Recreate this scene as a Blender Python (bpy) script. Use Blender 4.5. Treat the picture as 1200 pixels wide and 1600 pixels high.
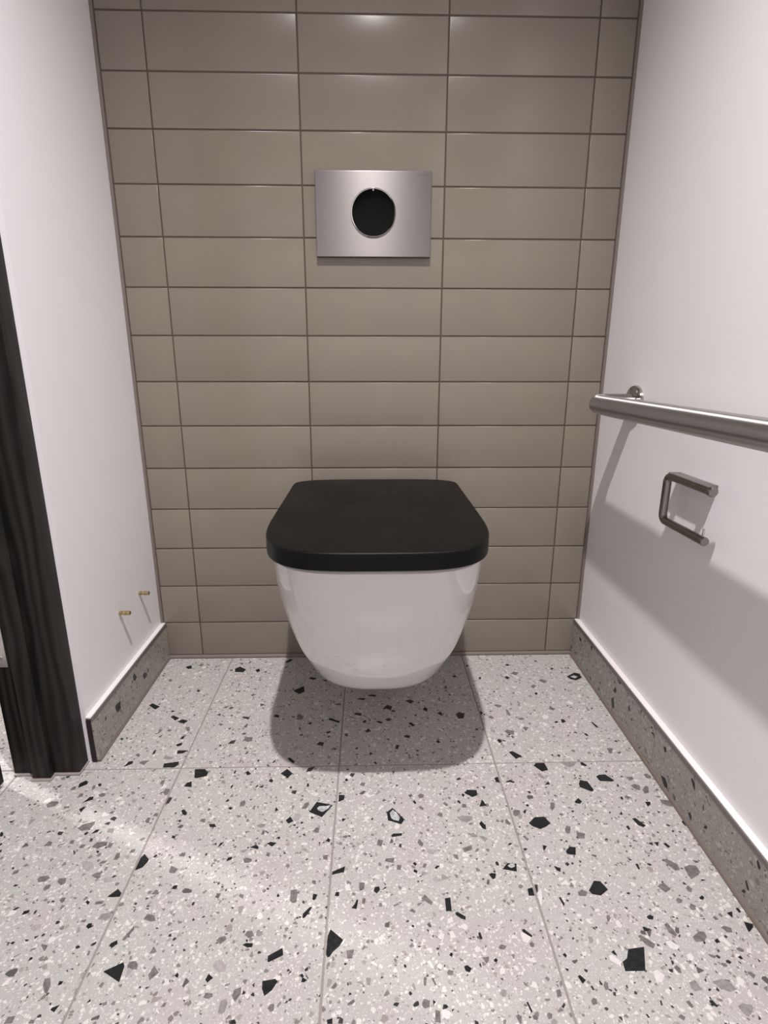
import bpy, bmesh, math, random
from mathutils import Vector, Matrix
for o in list(bpy.data.objects): bpy.data.objects.remove(o)
S = bpy.context.scene
C = S.collection
PI = math.pi
# ---------------------------------------------------------------- camera
cam = bpy.data.cameras.new('camera'); co = bpy.data.objects.new('camera', cam); C.objects.link(co)
cam.sensor_fit = 'VERTICAL'; cam.sensor_height = 36; cam.sensor_width = 27; cam.lens = 853.3/1600*36
cam.clip_start = .01
P_, Y_, R_ = -0.266487, 0.024785, 0.001354
fw = Vector((math.sin(Y_)*math.cos(P_), math.cos(Y_)*math.cos(P_), math.sin(P_)))
rt = Vector((math.cos(Y_), -math.sin(Y_), 0)); up = rt.cross(fw)
rt, up = rt*math.cos(R_)+up*math.sin(R_), up*math.cos(R_)-rt*math.sin(R_)
M = Matrix((rt, up, -fw)).transposed().to_4x4(); M.translation = Vector((.4407, -1.2894, .7438))
co.matrix_world = M
S.camera = co
# ---------------------------------------------------------------- world, lights, exposure
w = bpy.data.worlds.new('world'); S.world = w; w.use_nodes = True
w.node_tree.nodes['Background'].inputs[0].default_value = (.9, .88, .88, 1)
w.node_tree.nodes['Background'].inputs[1].default_value = .05
S.view_settings.view_transform = 'Standard'; S.view_settings.look = 'None'
S.view_settings.exposure = -0.04; S.view_settings.gamma = 1; S.view_settings.use_curve_mapping = False
def spot(name, loc, energy, size, blend, radius, col, aim=None):
    l = bpy.data.lights.new(name, 'SPOT'); o = bpy.data.objects.new(name, l); C.objects.link(o)
    o.location = loc; l.energy = energy; l.spot_size = math.radians(size); l.spot_blend = blend
    l.shadow_soft_size = radius; l.color = col
    if aim: o.rotation_euler = (Vector(aim)-Vector(loc)).to_track_quat('-Z', 'Y').to_euler()
    return o
LX, LY, LZ = .447, -1.02, 2.30
KEY = spot('downlight_lamp', (LX, LY, LZ), 215, 108, 1.0, .02, (1, .955, .95))
SEC = spot('corridor_lamp', (-1.30, .08, 2.30), 190, 150, .8, .055, (1, .965, .955))
al = bpy.data.lights.new('corridor_fill_lamp', 'AREA'); ao = bpy.data.objects.new('corridor_fill_lamp', al); C.objects.link(ao)
ao.location = (-1.15, -1.15, 2.285); al.shape = 'SQUARE'; al.size = .56; al.energy = .6; al.color = (1, .965, .955)  # added fill light, out of view, to raise the ambient level
CHIPS=("0 -196,-3921 -219,-3850 -296,-3866 -338,-4017;"
"0 635,-4052 692,-3976 671,-3888 403,-3935 422,-4047;"
"0 -804,-4445 -817,-4377 -881,-4348 -954,-4433 -924,-4531;"
"2 -956,-4569 -979,-4480 -1039,-4509 -1040,-4594;"
"2 -613,-4542 -642,-4464 -683,-4486 -653,-4595;"
"0 -555,-4513 -527,-4474 -569,-4422 -614,-4449;"
"0 -1278,-4512 -1254,-4466 -1281,-4453 -1320,-4503;"
"2 -744,-4736 -762,-4661 -821,-4667 -819,-4772;"
"0 -524,-4815 -543,-4741 -609,-4754 -663,-4881;"
"2 -416,-4759 -350,-4738 -358,-4678 -428,-4661 -487,-4705;"
"2 -1211,-4979 -1106,-4946 -1087,-4875 -1118,-4838 -1237,-4842 -1283,-4913;"
"2 -1719,-5127 -1722,-5044 -1789,-5049 -1787,-5111;"
"0 -590,-5098 -559,-4958 -644,-5006 -652,-5034;"
"1 -1635,-5296 -1613,-5237 -1679,-5256 -1680,-5282;"
"2 -40,-5145 -14,-5083 -68,-5082 -110,-5123;"
"1 68,-5296 84,-5229 14,-5194 -29,-5254;"
"1 8,-5380 18,-5321 -32,-5310 -74,-5352;"
"1 -711,-5568 -665,-5557 -668,-5494 -747,-5492 -752,-5530;"
"2 -379,-5491 -268,-5452 -234,-5349 -255,-5289 -431,-5360 -473,-5434;"
"0 -110,-5519 -93,-5462 -156,-5467 -195,-5549;"
"3 155,-5544 141,-5455 48,-5446 28,-5516;"
"2 46,-5838 162,-5772 144,-5711 59,-5703 -38,-5740 -59,-5806;"
"2 242,-5828 253,-5738 174,-5721 190,-5812;"
"2 -199,-5823 -168,-5758 -248,-5751 -260,-5816;"
"2 -725,-5764 -735,-5700 -802,-5671 -839,-5767;"
"2 -384,-5741 -404,-5668 -456,-5667 -457,-5728;"
"1 -109,-5699 -117,-5644 -160,-5631 -157,-5698;"
"2 436,-6049 467,-6007 441,-5926 386,-5925 387,-6048;"
"2 281,-6102 296,-6055 227,-6064 185,-6119;"
"2 652,-5920 651,-5855 587,-5871 582,-5930;"
"4 -19,-6178 83,-6243 150,-6168 98,-6089 -23,-6053 -85,-6074;"
"2 305,-6373 309,-6259 226,-6265 175,-6309;"
"2 -951,-6240 -965,-6186 -1023,-6201 -1029,-6276;"
"2 -553,-6402 -464,-6394 -420,-6330 -478,-6294 -584,-6307 -599,-6354;"
"2 -196,-6457 -146,-6427 -174,-6343 -274,-6346 -281,-6403;"
"2 -379,-6544 -335,-6499 -346,-6438 -415,-6459 -422,-6518;"
"4 434,-6430 509,-6417 505,-6343 414,-6336 381,-6393;"
"0 890,-6191 935,-6089 931,-6047 829,-5950 779,-6049 791,-6243;"
"0 1020,-6020 1044,-5987 1010,-5963 980,-6014;"
"2 1412,-6300 1449,-6231 1318,-6168 1325,-6290;"
"0 1502,-6562 1532,-6543 1526,-6497 1470,-6503 1457,-6554;"
"1 850,-4919 865,-4803 786,-4786 781,-4982;"
"0 1161,-5173 1221,-5208 1234,-5147 1160,-5069 1115,-5092;"
"0 1203,-5675 1203,-5631 1143,-5605 1147,-5661;"
"2 1464,-6019 1481,-5979 1400,-5931 1390,-6006;"
"2 614,-5352 668,-5353 647,-5242 601,-5228 584,-5301;"
"2 708,-4740 775,-4723 748,-4597 664,-4579 654,-4671;"
"2 753,-5211 744,-5142 689,-5141 672,-5202;"
"2 1286,-6637 1274,-6575 1233,-6556 1193,-6635;"
"2 590,-4477 574,-4369 520,-4380 520,-4475;"
"0 1126,-4559 1079,-4409 999,-4458 982,-4540;"
"0 -1652,-5565 -1613,-5566 -1631,-5509 -1687,-5470 -1688,-5508;"
"2 188,-6044 162,-6029 135,-6051 166,-6080;"
"0 1151,-4338 1319,-4285 1322,-4211 1236,-4100 1044,-4104 1104,-4329;"
"0 2835,-4368 2915,-4260 2796,-4135 2684,-4254;"
"0 2070,-4286 2138,-4254 2060,-4169 2024,-4210;"
"1 1840,-4231 1842,-4164 1809,-4151 1799,-4234;"
"0 2521,-4466 2570,-4475 2577,-4415 2524,-4382 2498,-4433;"
"3 1716,-4495 1690,-4415 1627,-4397 1635,-4473;"
"0 1863,-4595 1874,-4522 1834,-4537 1839,-4614;"
"0 2413,-4604 2429,-4535 2337,-4587;"
"0 3257,-4593 3242,-4514 3214,-4521 3211,-4599;"
"1 3028,-4775 3047,-4680 2978,-4679 2952,-4735;"
"0 1864,-4921 1889,-4878 1857,-4859 1823,-4913;"
"2 2174,-5021 2190,-4957 2159,-4891 2095,-4919 2102,-5034;"
"0 1958,-5101 1991,-5067 1941,-5030 1908,-5065;"
"2 3257,-5107 3302,-5019 3290,-4954 3223,-4981 3179,-5105;"
"0 3549,-5296 3716,-5036 3430,-4957 3322,-5178;"
"0 2792,-5131 2734,-5059 2723,-5140;"
"0 2998,-5417 3077,-5366 3012,-5270 2943,-5349;"
"4 3133,-5367 3183,-5311 3189,-5226 3104,-5207 3061,-5291 3087,-5359;"
"2 1591,-5364 1587,-5284 1519,-5283 1501,-5329;"
"0 1708,-5459 1812,-5455 1770,-5395 1673,-5393;"
"3 2555,-5494 2615,-5463 2629,-5408 2526,-5412 2471,-5444;"
"2 2633,-5627 2638,-5545 2597,-5550 2582,-5632;"
"0 1979,-5826 2021,-5755 1964,-5772 1939,-5867;"
"0 2589,-5906 2596,-5864 2542,-5821 2449,-5867;"
"0 2804,-5863 2868,-5793 2767,-5772 2711,-5801;"
"0 2888,-5723 2914,-5696 2887,-5670 2851,-5691;"
"0 3710,-5803 3722,-5751 3683,-5717 3656,-5771;"
"0 2222,-6077 2211,-6031 2153,-6047 2141,-6117;"
"2 2436,-6152 2531,-6135 2532,-6084 2452,-6054 2395,-6075;"
"0 3971,-6339 3986,-6241 3796,-6329 3790,-6383;"
"0 3905,-4917 3915,-4814 3809,-4804 3812,-4966;"
"0 3915,-4482 3967,-4459 3929,-4394 3901,-4445;"
"0 3906,-5398 3957,-5339 3903,-5328 3888,-5361;"
"2 4547,-5904 4578,-5784 4498,-5757 4471,-5866;"
"2 4279,-6632 4288,-6525 4207,-6516 4199,-6618;"
"0 4466,-6697 4513,-6638 4495,-6587 4434,-6598 4420,-6661;"
"0 3919,-6723 3916,-6659 3870,-6663 3855,-6722;"
"2 2786,-6050 2799,-5981 2740,-5959 2737,-6026;"
"2 3703,-6125 3706,-6031 3627,-6038 3638,-6110;"
"2 3560,-6534 3561,-6472 3505,-6466 3506,-6512;"
"0 2507,-3965 2541,-3914 2510,-3895 2476,-3965;"
"0 2792,-3902 2885,-3991 2915,-3940 2800,-3822 2754,-3847;"
"1 3254,-4205 3323,-4079 3194,-4119 3157,-4224;"
"1 4041,-4380 4086,-4286 4002,-4272 3986,-4338;"
"2 4255,-4612 4283,-4522 4210,-4512 4176,-4571;"
"2 3969,-5732 4009,-5687 3966,-5670 3910,-5700;"
"2 3460,-5611 3518,-5613 3525,-5517 3468,-5499 3435,-5563;"
"0 7612,-4313 7740,-4274 7725,-4085 7567,-4072 7499,-4158;"
"0 6686,-4569 6750,-4551 6748,-4426 6675,-4457;"
"0 7006,-4592 7029,-4569 6961,-4512 6888,-4542;"
"3 7508,-4427 7566,-4501 7606,-4470 7560,-4354 7504,-4369;"
"0 7660,-4639 7647,-4567 7555,-4652;"
"0 6181,-4911 6281,-4868 6286,-4747 6120,-4736 6049,-4810;"
"0 6028,-4907 6055,-4844 6020,-4817 5995,-4862;"
"2 5241,-4911 5305,-4905 5328,-4839 5268,-4807 5212,-4851;"
"0 5151,-5047 5176,-5019 5142,-4953 5116,-4989;"
"0 6397,-5112 6341,-4966 6264,-5130;"
"0 5935,-5058 5955,-5037 5924,-4971 5893,-5007;"
"2 5687,-5110 5731,-5075 5678,-5009 5640,-5037;"
"2 6043,-5153 6040,-5068 5980,-5059 5957,-5134;"
"2 5262,-5184 5298,-5154 5249,-5085 5204,-5116;"
"2 5590,-5343 5606,-5262 5551,-5240 5503,-5297;"
"3 5917,-5441 5995,-5460 6092,-5402 6099,-5335 5924,-5317 5854,-5383;"
"0 6226,-5589 6282,-5613 6293,-5532 6233,-5432 6193,-5497;"
"3 6087,-5763 6126,-5736 6064,-5672 6009,-5686 6003,-5749;"
"3 6218,-5852 6279,-5780 6196,-5738 6136,-5736;"
"0 4722,-5725 4885,-5698 4888,-5654 4746,-5657 4708,-5694;"
"2 5163,-5897 5199,-5919 5220,-5859 5162,-5766 5125,-5836;"
"2 5858,-6035 5985,-5991 5990,-5907 5827,-5963;"
"4 5292,-6056 5370,-6041 5447,-5984 5267,-5959 5249,-5988;"
"2 5690,-6143 5738,-6173 5738,-6078 5663,-6071;"
"2 4728,-6203 4742,-6113 4612,-6121 4591,-6166;"
"0 5060,-6260 5087,-6228 5055,-6191 5019,-6215;"
"0 5372,-6322 5437,-6269 5389,-6262 5350,-6305;"
"0 5074,-6386 5087,-6343 5041,-6315 5018,-6358;"
"2 4830,-6326 4849,-6244 4781,-6232 4772,-6317;"
"2 5209,-6297 5240,-6231 5197,-6216 5166,-6285;"
"0 6307,-6284 6345,-6271 6330,-6206 6297,-6228;"
"0 6590,-6394 6620,-6258 6480,-6243 6386,-6346;"
"0 6198,-6513 6241,-6493 6267,-6419 6197,-6407 6155,-6430;"
"4 5322,-6529 5404,-6536 5451,-6506 5356,-6440 5302,-6489;"
"0 6663,-6783 6767,-6785 6758,-6655 6672,-6676;"
"1 6778,-6766 6816,-6717 6843,-6611 6789,-6615;"
"2 6807,-5327 6847,-5352 6928,-5306 6955,-5227 6871,-5207 6821,-5241;"
"0 7099,-5149 7140,-5122 7113,-5089 7075,-5113;"
"1 7010,-5308 7055,-5247 7042,-5211 6992,-5252;"
"0 7073,-5567 7184,-5624 7288,-5581 7392,-5508 7322,-5370 7155,-5379 7025,-5500;"
"2 7498,-5250 7574,-5171 7599,-5075 7536,-5063 7485,-5186;"
"2 7585,-5716 7640,-5724 7702,-5581 7633,-5563 7578,-5659;"
"0 7461,-6107 7587,-6130 7640,-5985 7546,-5973 7456,-6054;"
"0 7113,-6046 7188,-5953 7137,-5934 7112,-5981;"
"0 6598,-5927 6641,-5901 6616,-5877 6579,-5900;"
"0 7203,-6387 7248,-6415 7275,-6348 7179,-6310;"
"1 7393,-6320 7435,-6288 7411,-6248 7363,-6281;"
"0 5845,-5883 5831,-5843 5795,-5873;"
"2 7626,-5363 7673,-5337 7633,-5302 7588,-5328;"
"2 6578,-5486 6617,-5457 6602,-5407 6560,-5446;"
"2 6641,-5491 6685,-5535 6718,-5509 6679,-5402 6638,-5425;"
"2 6901,-5847 6936,-5817 6890,-5744 6849,-5753;"
"0 8179,-4721 8358,-4833 8408,-4796 8373,-4584 8248,-4545 8193,-4635;"
"0 8606,-4581 8823,-4598 8879,-4572 8825,-4490 8772,-4415 8657,-4420 8575,-4468;"
"0 7973,-5091 8038,-5107 8093,-5057 8055,-4976 7955,-5061;"
"0 8413,-4161 8492,-4198 8523,-4164 8464,-4075 8420,-4092;"
"3 8094,-4171 8178,-4212 8259,-4184 8362,-4073 8043,-4083;"
"2 9156,-4586 9249,-4548 9249,-4483 9129,-4497;"
"2 9496,-4533 9584,-4539 9610,-4475 9558,-4408 9492,-4431;"
"2 9173,-4802 9242,-4823 9292,-4708 9208,-4667 9117,-4704;"
"2 9281,-4900 9368,-4883 9432,-4735 9382,-4718 9286,-4805;"
"0 8807,-5037 8844,-5020 8849,-4957 8803,-4971;"
"2 8932,-5040 8985,-4975 8931,-4929 8882,-4973;"
"0 9191,-5198 9266,-5149 9295,-5085 9199,-5090;"
"2 9477,-5118 9544,-5191 9628,-5208 9670,-5075 9482,-5038;"
"2 9125,-5343 9173,-5323 9162,-5295 9105,-5315;"
"0 8676,-5367 8694,-5284 8622,-5352;"
"0 8834,-5575 8906,-5632 8965,-5588 8919,-5527 8860,-5432 8800,-5444;"
"0 8632,-5677 8676,-5652 8669,-5581 8622,-5606;"
"2 7735,-5826 7846,-5822 7887,-5730 7754,-5688;"
"0 8955,-6006 9017,-5917 8935,-5924;"
"0 9104,-6033 9154,-6011 9117,-5935 9070,-5955;"
"2 8950,-6345 9006,-6434 9089,-6409 9091,-6315 8967,-6228 8910,-6232;"
"2 9156,-6508 9164,-6579 9310,-6516 9368,-6464 9368,-6355 9263,-6341 9166,-6378;"
"2 8671,-6780 8772,-6732 8724,-6624 8598,-6682;"
"2 9008,-6768 9051,-6784 9088,-6732 9058,-6680 9004,-6717;"
"0 8452,-6399 8479,-6395 8487,-6301 8447,-6306;"
"0 7588,-6779 7706,-6807 7850,-6716 7792,-6581 7699,-6571 7563,-6724;"
"2 7396,-6805 7488,-6807 7534,-6748 7465,-6702 7391,-6755;"
"0 7550,-5889 7539,-5846 7503,-5876;"
"0 9618,-5625 9659,-5577 9640,-5494 9599,-5543;"
"1 8404,-6249 8430,-6235 8406,-6206 8372,-6225;"
"2 9335,-6104 9377,-6084 9374,-6034 9324,-6068;"
"1 7244,-6791 7277,-6772 7262,-6747 7223,-6771;"
"0 646,-6667 753,-6662 764,-6613 676,-6538 573,-6658;"
"0 357,-6776 366,-6738 317,-6703 304,-6736;"
"2 553,-6761 555,-6718 447,-6727 447,-6775;"
"3 720,-7001 765,-6962 738,-6897 613,-6912 598,-6989;"
"0 -413,-6875 -423,-6828 -495,-6847 -496,-6905;"
"4 -205,-7134 -131,-7114 -132,-7037 -239,-7050 -261,-7094;"
"0 527,-7121 563,-7098 545,-7042 495,-7045 484,-7085;"
"2 438,-7028 443,-6986 388,-6994 373,-7020;"
"0 -363,-7304 -354,-7271 -392,-7270 -410,-7294;"
"2 106,-7408 106,-7327 16,-7308 16,-7329;"
"0 2,-7497 -6,-7470 -38,-7479 -35,-7524;"
"2 377,-7893 419,-7912 414,-7819 360,-7727 298,-7740 313,-7808;"
"0 542,-7808 546,-7775 496,-7770 501,-7821;"
"0 617,-8111 645,-8034 566,-8063 558,-8086;"
"0 1246,-7803 1231,-7616 1197,-7565 988,-7671;"
"2 1344,-7660 1386,-7638 1393,-7596 1347,-7552 1273,-7562 1261,-7607;"
"4 1330,-7722 1355,-7660 1280,-7626 1296,-7758;"
"2 1615,-7789 1696,-7702 1609,-7615 1574,-7728;"
"0 967,-7380 1017,-7332 994,-7281 927,-7319 914,-7354;"
"2 1094,-7288 1158,-7144 1140,-7091 1061,-7249 1056,-7287;"
"2 1550,-7458 1573,-7437 1508,-7376 1490,-7465;"
"2 1337,-7038 1403,-7029 1357,-6948 1250,-6927 1231,-7002;"
"0 1955,-7768 1958,-7731 1930,-7708 1907,-7745;"
"0 995,-8008 977,-7977 953,-8025;"
"2 189,-8213 181,-8140 102,-8148 95,-8219;"
"2 444,-8224 434,-8182 384,-8185 375,-8219;"
"2 1909,-8084 1916,-8039 1885,-8043 1862,-8088;"
"1 1134,-8053 1150,-8039 1125,-8025 1110,-8042;"
"2 -33,-6738 -5,-6705 -18,-6651 -75,-6660 -92,-6691;"
"2 710,-7471 706,-7416 678,-7406 675,-7462;"
"0 3064,-7608 3236,-7526 3213,-7433 3039,-7529 3044,-7600;"
"0 3079,-7999 3161,-7934 3216,-7838 3179,-7808 3024,-7830 3034,-7917;"
"0 3841,-7560 3878,-7501 3958,-7432 4009,-7350 3828,-7203 3796,-7292 3786,-7519 3810,-7567;"
"0 3459,-7034 3507,-6964 3548,-6879 3510,-6882 3424,-6978 3427,-7042;"
"0 3561,-6783 3588,-6755 3598,-6691 3541,-6680 3536,-6763;"
"2 3263,-6815 3312,-6802 3312,-6660 3293,-6604 3209,-6620 3217,-6780;"
"0 4174,-6926 4198,-6798 4175,-6778 4149,-6850 4101,-6910;"
"2 4291,-6858 4304,-6772 4262,-6761 4245,-6840;"
"2 2377,-7368 2448,-7307 2423,-7260 2339,-7279 2315,-7316;"
"2 2734,-7293 2806,-7269 2766,-7199 2700,-7202 2675,-7255;"
"3 2877,-7279 2923,-7255 2906,-7207 2836,-7205 2826,-7259;"
"0 2746,-7418 2809,-7415 2813,-7366 2723,-7359 2675,-7381;"
"4 2394,-7685 2459,-7717 2531,-7699 2529,-7636 2449,-7563 2379,-7569 2355,-7632;"
"0 2341,-7832 2400,-7779 2332,-7729 2305,-7795;"
"2 2737,-8058 2788,-7964 2776,-7893 2698,-7918 2682,-7988;"
"2 2392,-8011 2450,-7991 2444,-7956 2354,-7945 2340,-7997;"
"3 2609,-8178 2641,-8157 2650,-8065 2624,-8013 2559,-8037 2562,-8163;"
"2 3187,-8171 3218,-8154 3214,-8086 3168,-8087 3142,-8135;"
"0 3510,-7805 3536,-7790 3512,-7756 3481,-7767;"
"0 3544,-7857 3581,-7832 3517,-7797 3508,-7852;"
"4 4028,-7580 4074,-7589 4061,-7481 3968,-7543;"
"2 4074,-7589 4132,-7587 4158,-7475 4057,-7485;"
"2 3923,-7941 3960,-7903 3938,-7859 3883,-7928;"
"2 4101,-8124 4149,-8114 4187,-8084 4166,-8058 4091,-8107;"
"0 3928,-8309 3924,-8251 3858,-8267 3866,-8308;"
"1 4047,-8312 4052,-8264 4012,-8239 3991,-8308;"
"0 2803,-8283 2785,-8244 2747,-8241 2728,-8278;"
"2 3819,-8183 3842,-8160 3804,-8122 3767,-8175;"
"3 4330,-7904 4364,-7909 4376,-7836 4330,-7817 4316,-7838;"
"0 3040,-6727 3058,-6698 3030,-6663 3013,-6702;"
"2 2537,-6735 2539,-6671 2478,-6655 2467,-6690;"
"0 1920,-7047 1943,-7030 1923,-7007 1902,-7024;"
"0 2720,-7347 2739,-7335 2723,-7309 2704,-7319;"
"0 5434,-6988 5516,-6985 5522,-6785 5442,-6796;"
"0 5565,-7047 5635,-7098 5688,-7118 5696,-7068 5595,-7001 5560,-7010;"
"2 5237,-6894 5264,-6852 5161,-6733 5101,-6788;"
"0 5845,-7383 5872,-7379 5856,-7285 5825,-7308;"
"0 6436,-7303 6533,-7373 6552,-7353 6463,-7260 6428,-7268;"
"5 6408,-7421 6460,-7451 6528,-7377 6439,-7307 6400,-7306;"
"0 5577,-7771 5627,-7791 5660,-7743 5609,-7703 5566,-7718;"
"2 5859,-7690 5899,-7658 5908,-7605 5820,-7616;"
"0 5970,-7673 5994,-7677 6017,-7651 5993,-7626 5963,-7649;"
"2 6075,-7516 6137,-7522 6171,-7478 6110,-7455 6061,-7491;"
"0 5427,-7601 5449,-7562 5423,-7541 5397,-7577;"
"0 5129,-8140 5161,-8110 5125,-8085;"
"2 4989,-8150 5019,-8178 5076,-8164 5091,-8097 5020,-8072 4992,-8120;"
"5 5220,-8259 5263,-8293 5305,-8285 5326,-8220 5253,-8190 5213,-8209;"
"0 5288,-8178 5303,-8168 5283,-8140 5243,-8156;"
"0 6280,-8258 6298,-8235 6272,-8136 6251,-8141;"
"2 6112,-8358 6138,-8358 6155,-8281 6085,-8271;"
"2 6287,-8317 6327,-8331 6350,-8302 6321,-8265 6283,-8284;"
"2 6462,-8321 6506,-8314 6524,-8270 6488,-8253 6455,-8272;"
"2 6644,-8100 6703,-8083 6705,-8007 6651,-8020;"
"3 5984,-8081 6024,-8067 6043,-8006 5991,-7990 5952,-8039;"
"2 5347,-7814 5408,-7818 5425,-7768 5366,-7755 5335,-7788;"
"2 4987,-7006 5007,-6976 4958,-6935 4927,-6962;"
"0 4954,-7203 4977,-7186 4952,-7167 4929,-7184;"
"2 5034,-7928 5057,-7929 5078,-7838 5047,-7828 5032,-7864;"
"2 5168,-7931 5189,-7923 5162,-7844 5134,-7848;"
"5 5752,-7549 5801,-7542 5819,-7496 5777,-7468 5736,-7508;"
"5 5301,-7374 5348,-7371 5370,-7308 5323,-7281 5274,-7331;"
"5 5150,-7734 5183,-7728 5144,-7638 5098,-7645;"
"5 5264,-7752 5293,-7701 5254,-7668 5218,-7709;"
"0 7117,-6957 7141,-6920 7113,-6813 7087,-6822;"
"0 6903,-7644 6930,-7613 6907,-7582 6873,-7607;"
"0 4816,-7723 4834,-7700 4815,-7671 4794,-7690;"
"0 5718,-7384 5722,-7363 5680,-7368;"
"2 6488,-7501 6530,-7502 6552,-7458 6513,-7430 6480,-7456;"
"2 4699,-7651 4719,-7630 4691,-7596 4670,-7619;"
"5 6783,-6887 6803,-6936 6851,-6816 6873,-6668 6804,-6741;"
"2 5193,-8323 5198,-8209 5146,-8191 5127,-8322;"
"0 7692,-7670 7615,-7712 7602,-7823 7859,-7825 7986,-7532 7762,-7556;"
"0 9112,-6894 9152,-6904 9188,-6871 9176,-6836 9114,-6869;"
"2 8758,-6943 8815,-6945 8857,-6902 8803,-6862 8760,-6897;"
"2 8904,-7051 8952,-7052 8985,-6991 8941,-6948 8890,-7008;"
"0 8229,-7168 8287,-7174 8317,-7125 8268,-7105 8214,-7131;"
"0 8088,-7320 8114,-7333 8181,-7313 8120,-7268 8087,-7272;"
"2 8411,-7353 8473,-7410 8508,-7386 8495,-7321 8457,-7218 8408,-7244;"
"2 8026,-7513 8098,-7556 8153,-7499 8069,-7424 8011,-7374 7969,-7390;"
"2 8700,-7454 8707,-7487 8829,-7478 8893,-7422 8896,-7352 8827,-7350 8704,-7418;"
"0 7547,-7619 7585,-7638 7567,-7563 7523,-7587;"
"0 7006,-7956 7063,-7914 7011,-7852 6975,-7868;"
"2 7263,-8034 7302,-8026 7326,-7950 7294,-7931 7257,-7980;"
"0 9543,-7108 9582,-7090 9572,-7029 9533,-7047;"
"0 9406,-7178 9459,-7082 9368,-7103;"
"0 9497,-7361 9510,-7375 9605,-7309 9629,-7266 9525,-7230;"
"2 9206,-7368 9275,-7373 9296,-7313 9206,-7280 9159,-7306;"
"0 8974,-7510 9031,-7495 9019,-7444 8962,-7477;"
"2 9145,-7199 9197,-7195 9181,-7140 9134,-7158;"
"2 9256,-7165 9291,-7145 9274,-7101 9234,-7121;"
"2 9205,-7618 9252,-7627 9283,-7604 9240,-7566 9187,-7581;"
"0 9161,-7717 9195,-7710 9188,-7670 9137,-7688;"
"2 8791,-7676 8833,-7697 8867,-7668 8769,-7636;"
"2 8265,-7857 8304,-7862 8317,-7801 8289,-7762 8241,-7796;"
"2 8891,-7803 8944,-7793 8909,-7750 8860,-7760;"
"3 8325,-8033 8351,-8071 8453,-8053 8430,-7944 8338,-7973;"
"3 8689,-8050 8775,-8088 8880,-8063 8849,-7973 8768,-7940 8629,-7967;"
"5 7937,-7938 7994,-7965 8076,-7886 8019,-7817 7949,-7834;"
"5 8478,-7701 8522,-7725 8569,-7681 8555,-7621 8486,-7649;"
"5 8321,-7555 8400,-7583 8453,-7537 8377,-7459 8305,-7472;"
"5 9115,-7559 9158,-7533 9109,-7417 9035,-7447;"
"5 7468,-7689 7564,-7755 7604,-7711 7520,-7617 7470,-7635;"
"5 8929,-8005 8977,-8030 9038,-7977 9013,-7923 8960,-7933;"
"3 8790,-8304 8833,-8354 8922,-8297 8954,-8234 8852,-8211 8776,-8243;"
"2 9176,-7945 9222,-7908 9191,-7864 9142,-7887;"
"2 9242,-8099 9295,-8025 9222,-8054;"
"0 8477,-8216 8516,-8247 8559,-8224 8533,-8220 8508,-8165 8461,-8185;"
"2 8208,-8250 8248,-8234 8223,-8165 8178,-8178;"
"0 7860,-8211 7879,-8212 7890,-8154 7870,-8162;"
"0 7532,-8019 7549,-8016 7551,-7978 7531,-7987;"
"2 7041,-8189 7097,-8178 7114,-8127 7077,-8111 7037,-8142;"
"0 7642,-8336 7663,-8333 7648,-8297 7626,-8299;"
"2 8047,-8374 8083,-8340 8047,-8306 7999,-8333;"
"5 8364,-8385 8407,-8367 8388,-8297 8353,-8308;"
"0 8531,-8075 8566,-8058 8559,-8043 8525,-8055;"
"0 7291,-7182 7291,-7146 7263,-7150;"
"5 7751,-7251 7788,-7278 7827,-7239 7797,-7167 7752,-7184;"
"2 7639,-7186 7668,-7186 7710,-7131 7703,-7088 7661,-7107;"
"0 -408,-2223 -343,-2113 -561,-1988 -600,-2071;"
"0 1003,-723 1206,-742 1249,-611 1065,-472 960,-575;"
"0 1556,-750 1617,-693 1569,-573 1488,-646;"
"0 -215,-563 -124,-536 -187,-383 -309,-456;"
"0 169,-2624 226,-2537 73,-2445 19,-2488;"
"0 387,-2737 450,-2636 308,-2578 225,-2658;"
"0 501,-3455 568,-3419 566,-3342 494,-3360 444,-3402;"
"0 540,-3234 543,-3135 494,-3143 471,-3232;"
"0 678,-3655 749,-3574 539,-3569 558,-3671;"
"2 33,-3961 92,-3840 -67,-3863 -83,-3915;"
"1 1610,-3395 1629,-3283 1534,-3306 1483,-3401;"
"2 1868,-3352 1960,-3325 1952,-3207 1800,-3188 1789,-3287;"
"0 2381,-2569 2377,-2486 2285,-2455 2265,-2539;"
"1 1736,-2627 1752,-2539 1618,-2513 1575,-2551;"
"0 349,-1573 374,-1509 317,-1468 288,-1520;"
"2 180,-2994 212,-2933 134,-2911 102,-2962;"
"2 -152,-3745 -152,-3668 -228,-3635 -239,-3698;"
"0 123,-3652 113,-3541 78,-3559 70,-3678;"
"2 -456,-1130 -422,-1061 -500,-1004 -538,-1059;"
"2 540,-2982 592,-2957 534,-2836 470,-2866;"
"2 1159,-2205 1209,-2136 1123,-2134 1076,-2198;"
"2 91,-450 125,-344 35,-327 1,-418;"
"2 1199,-2830 1242,-2788 1167,-2733 1134,-2775;"
"2 2,-2960 12,-2898 -64,-2917 -40,-3071;"
"0 9,-2330 57,-2285 -8,-2261 -48,-2294;"
"1 -703,-3245 -671,-3206 -735,-3155 -757,-3195;"
"2 1877,-3581 1908,-3535 1868,-3496 1833,-3528;"
"3 504,-3832 526,-3752 348,-3739 344,-3815;"
"0 2716,-1703 2831,-1603 2789,-1378 2555,-1558;"
"0 3697,-2780 3715,-2726 3493,-2600 3463,-2666;"
"1 3410,-3512 3434,-3407 3340,-3376 3281,-3442;"
"2 2793,-2651 2887,-2664 2925,-2543 2801,-2439 2766,-2522;"
"1 3491,-3131 3559,-3061 3485,-3049 3435,-3099;"
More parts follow.
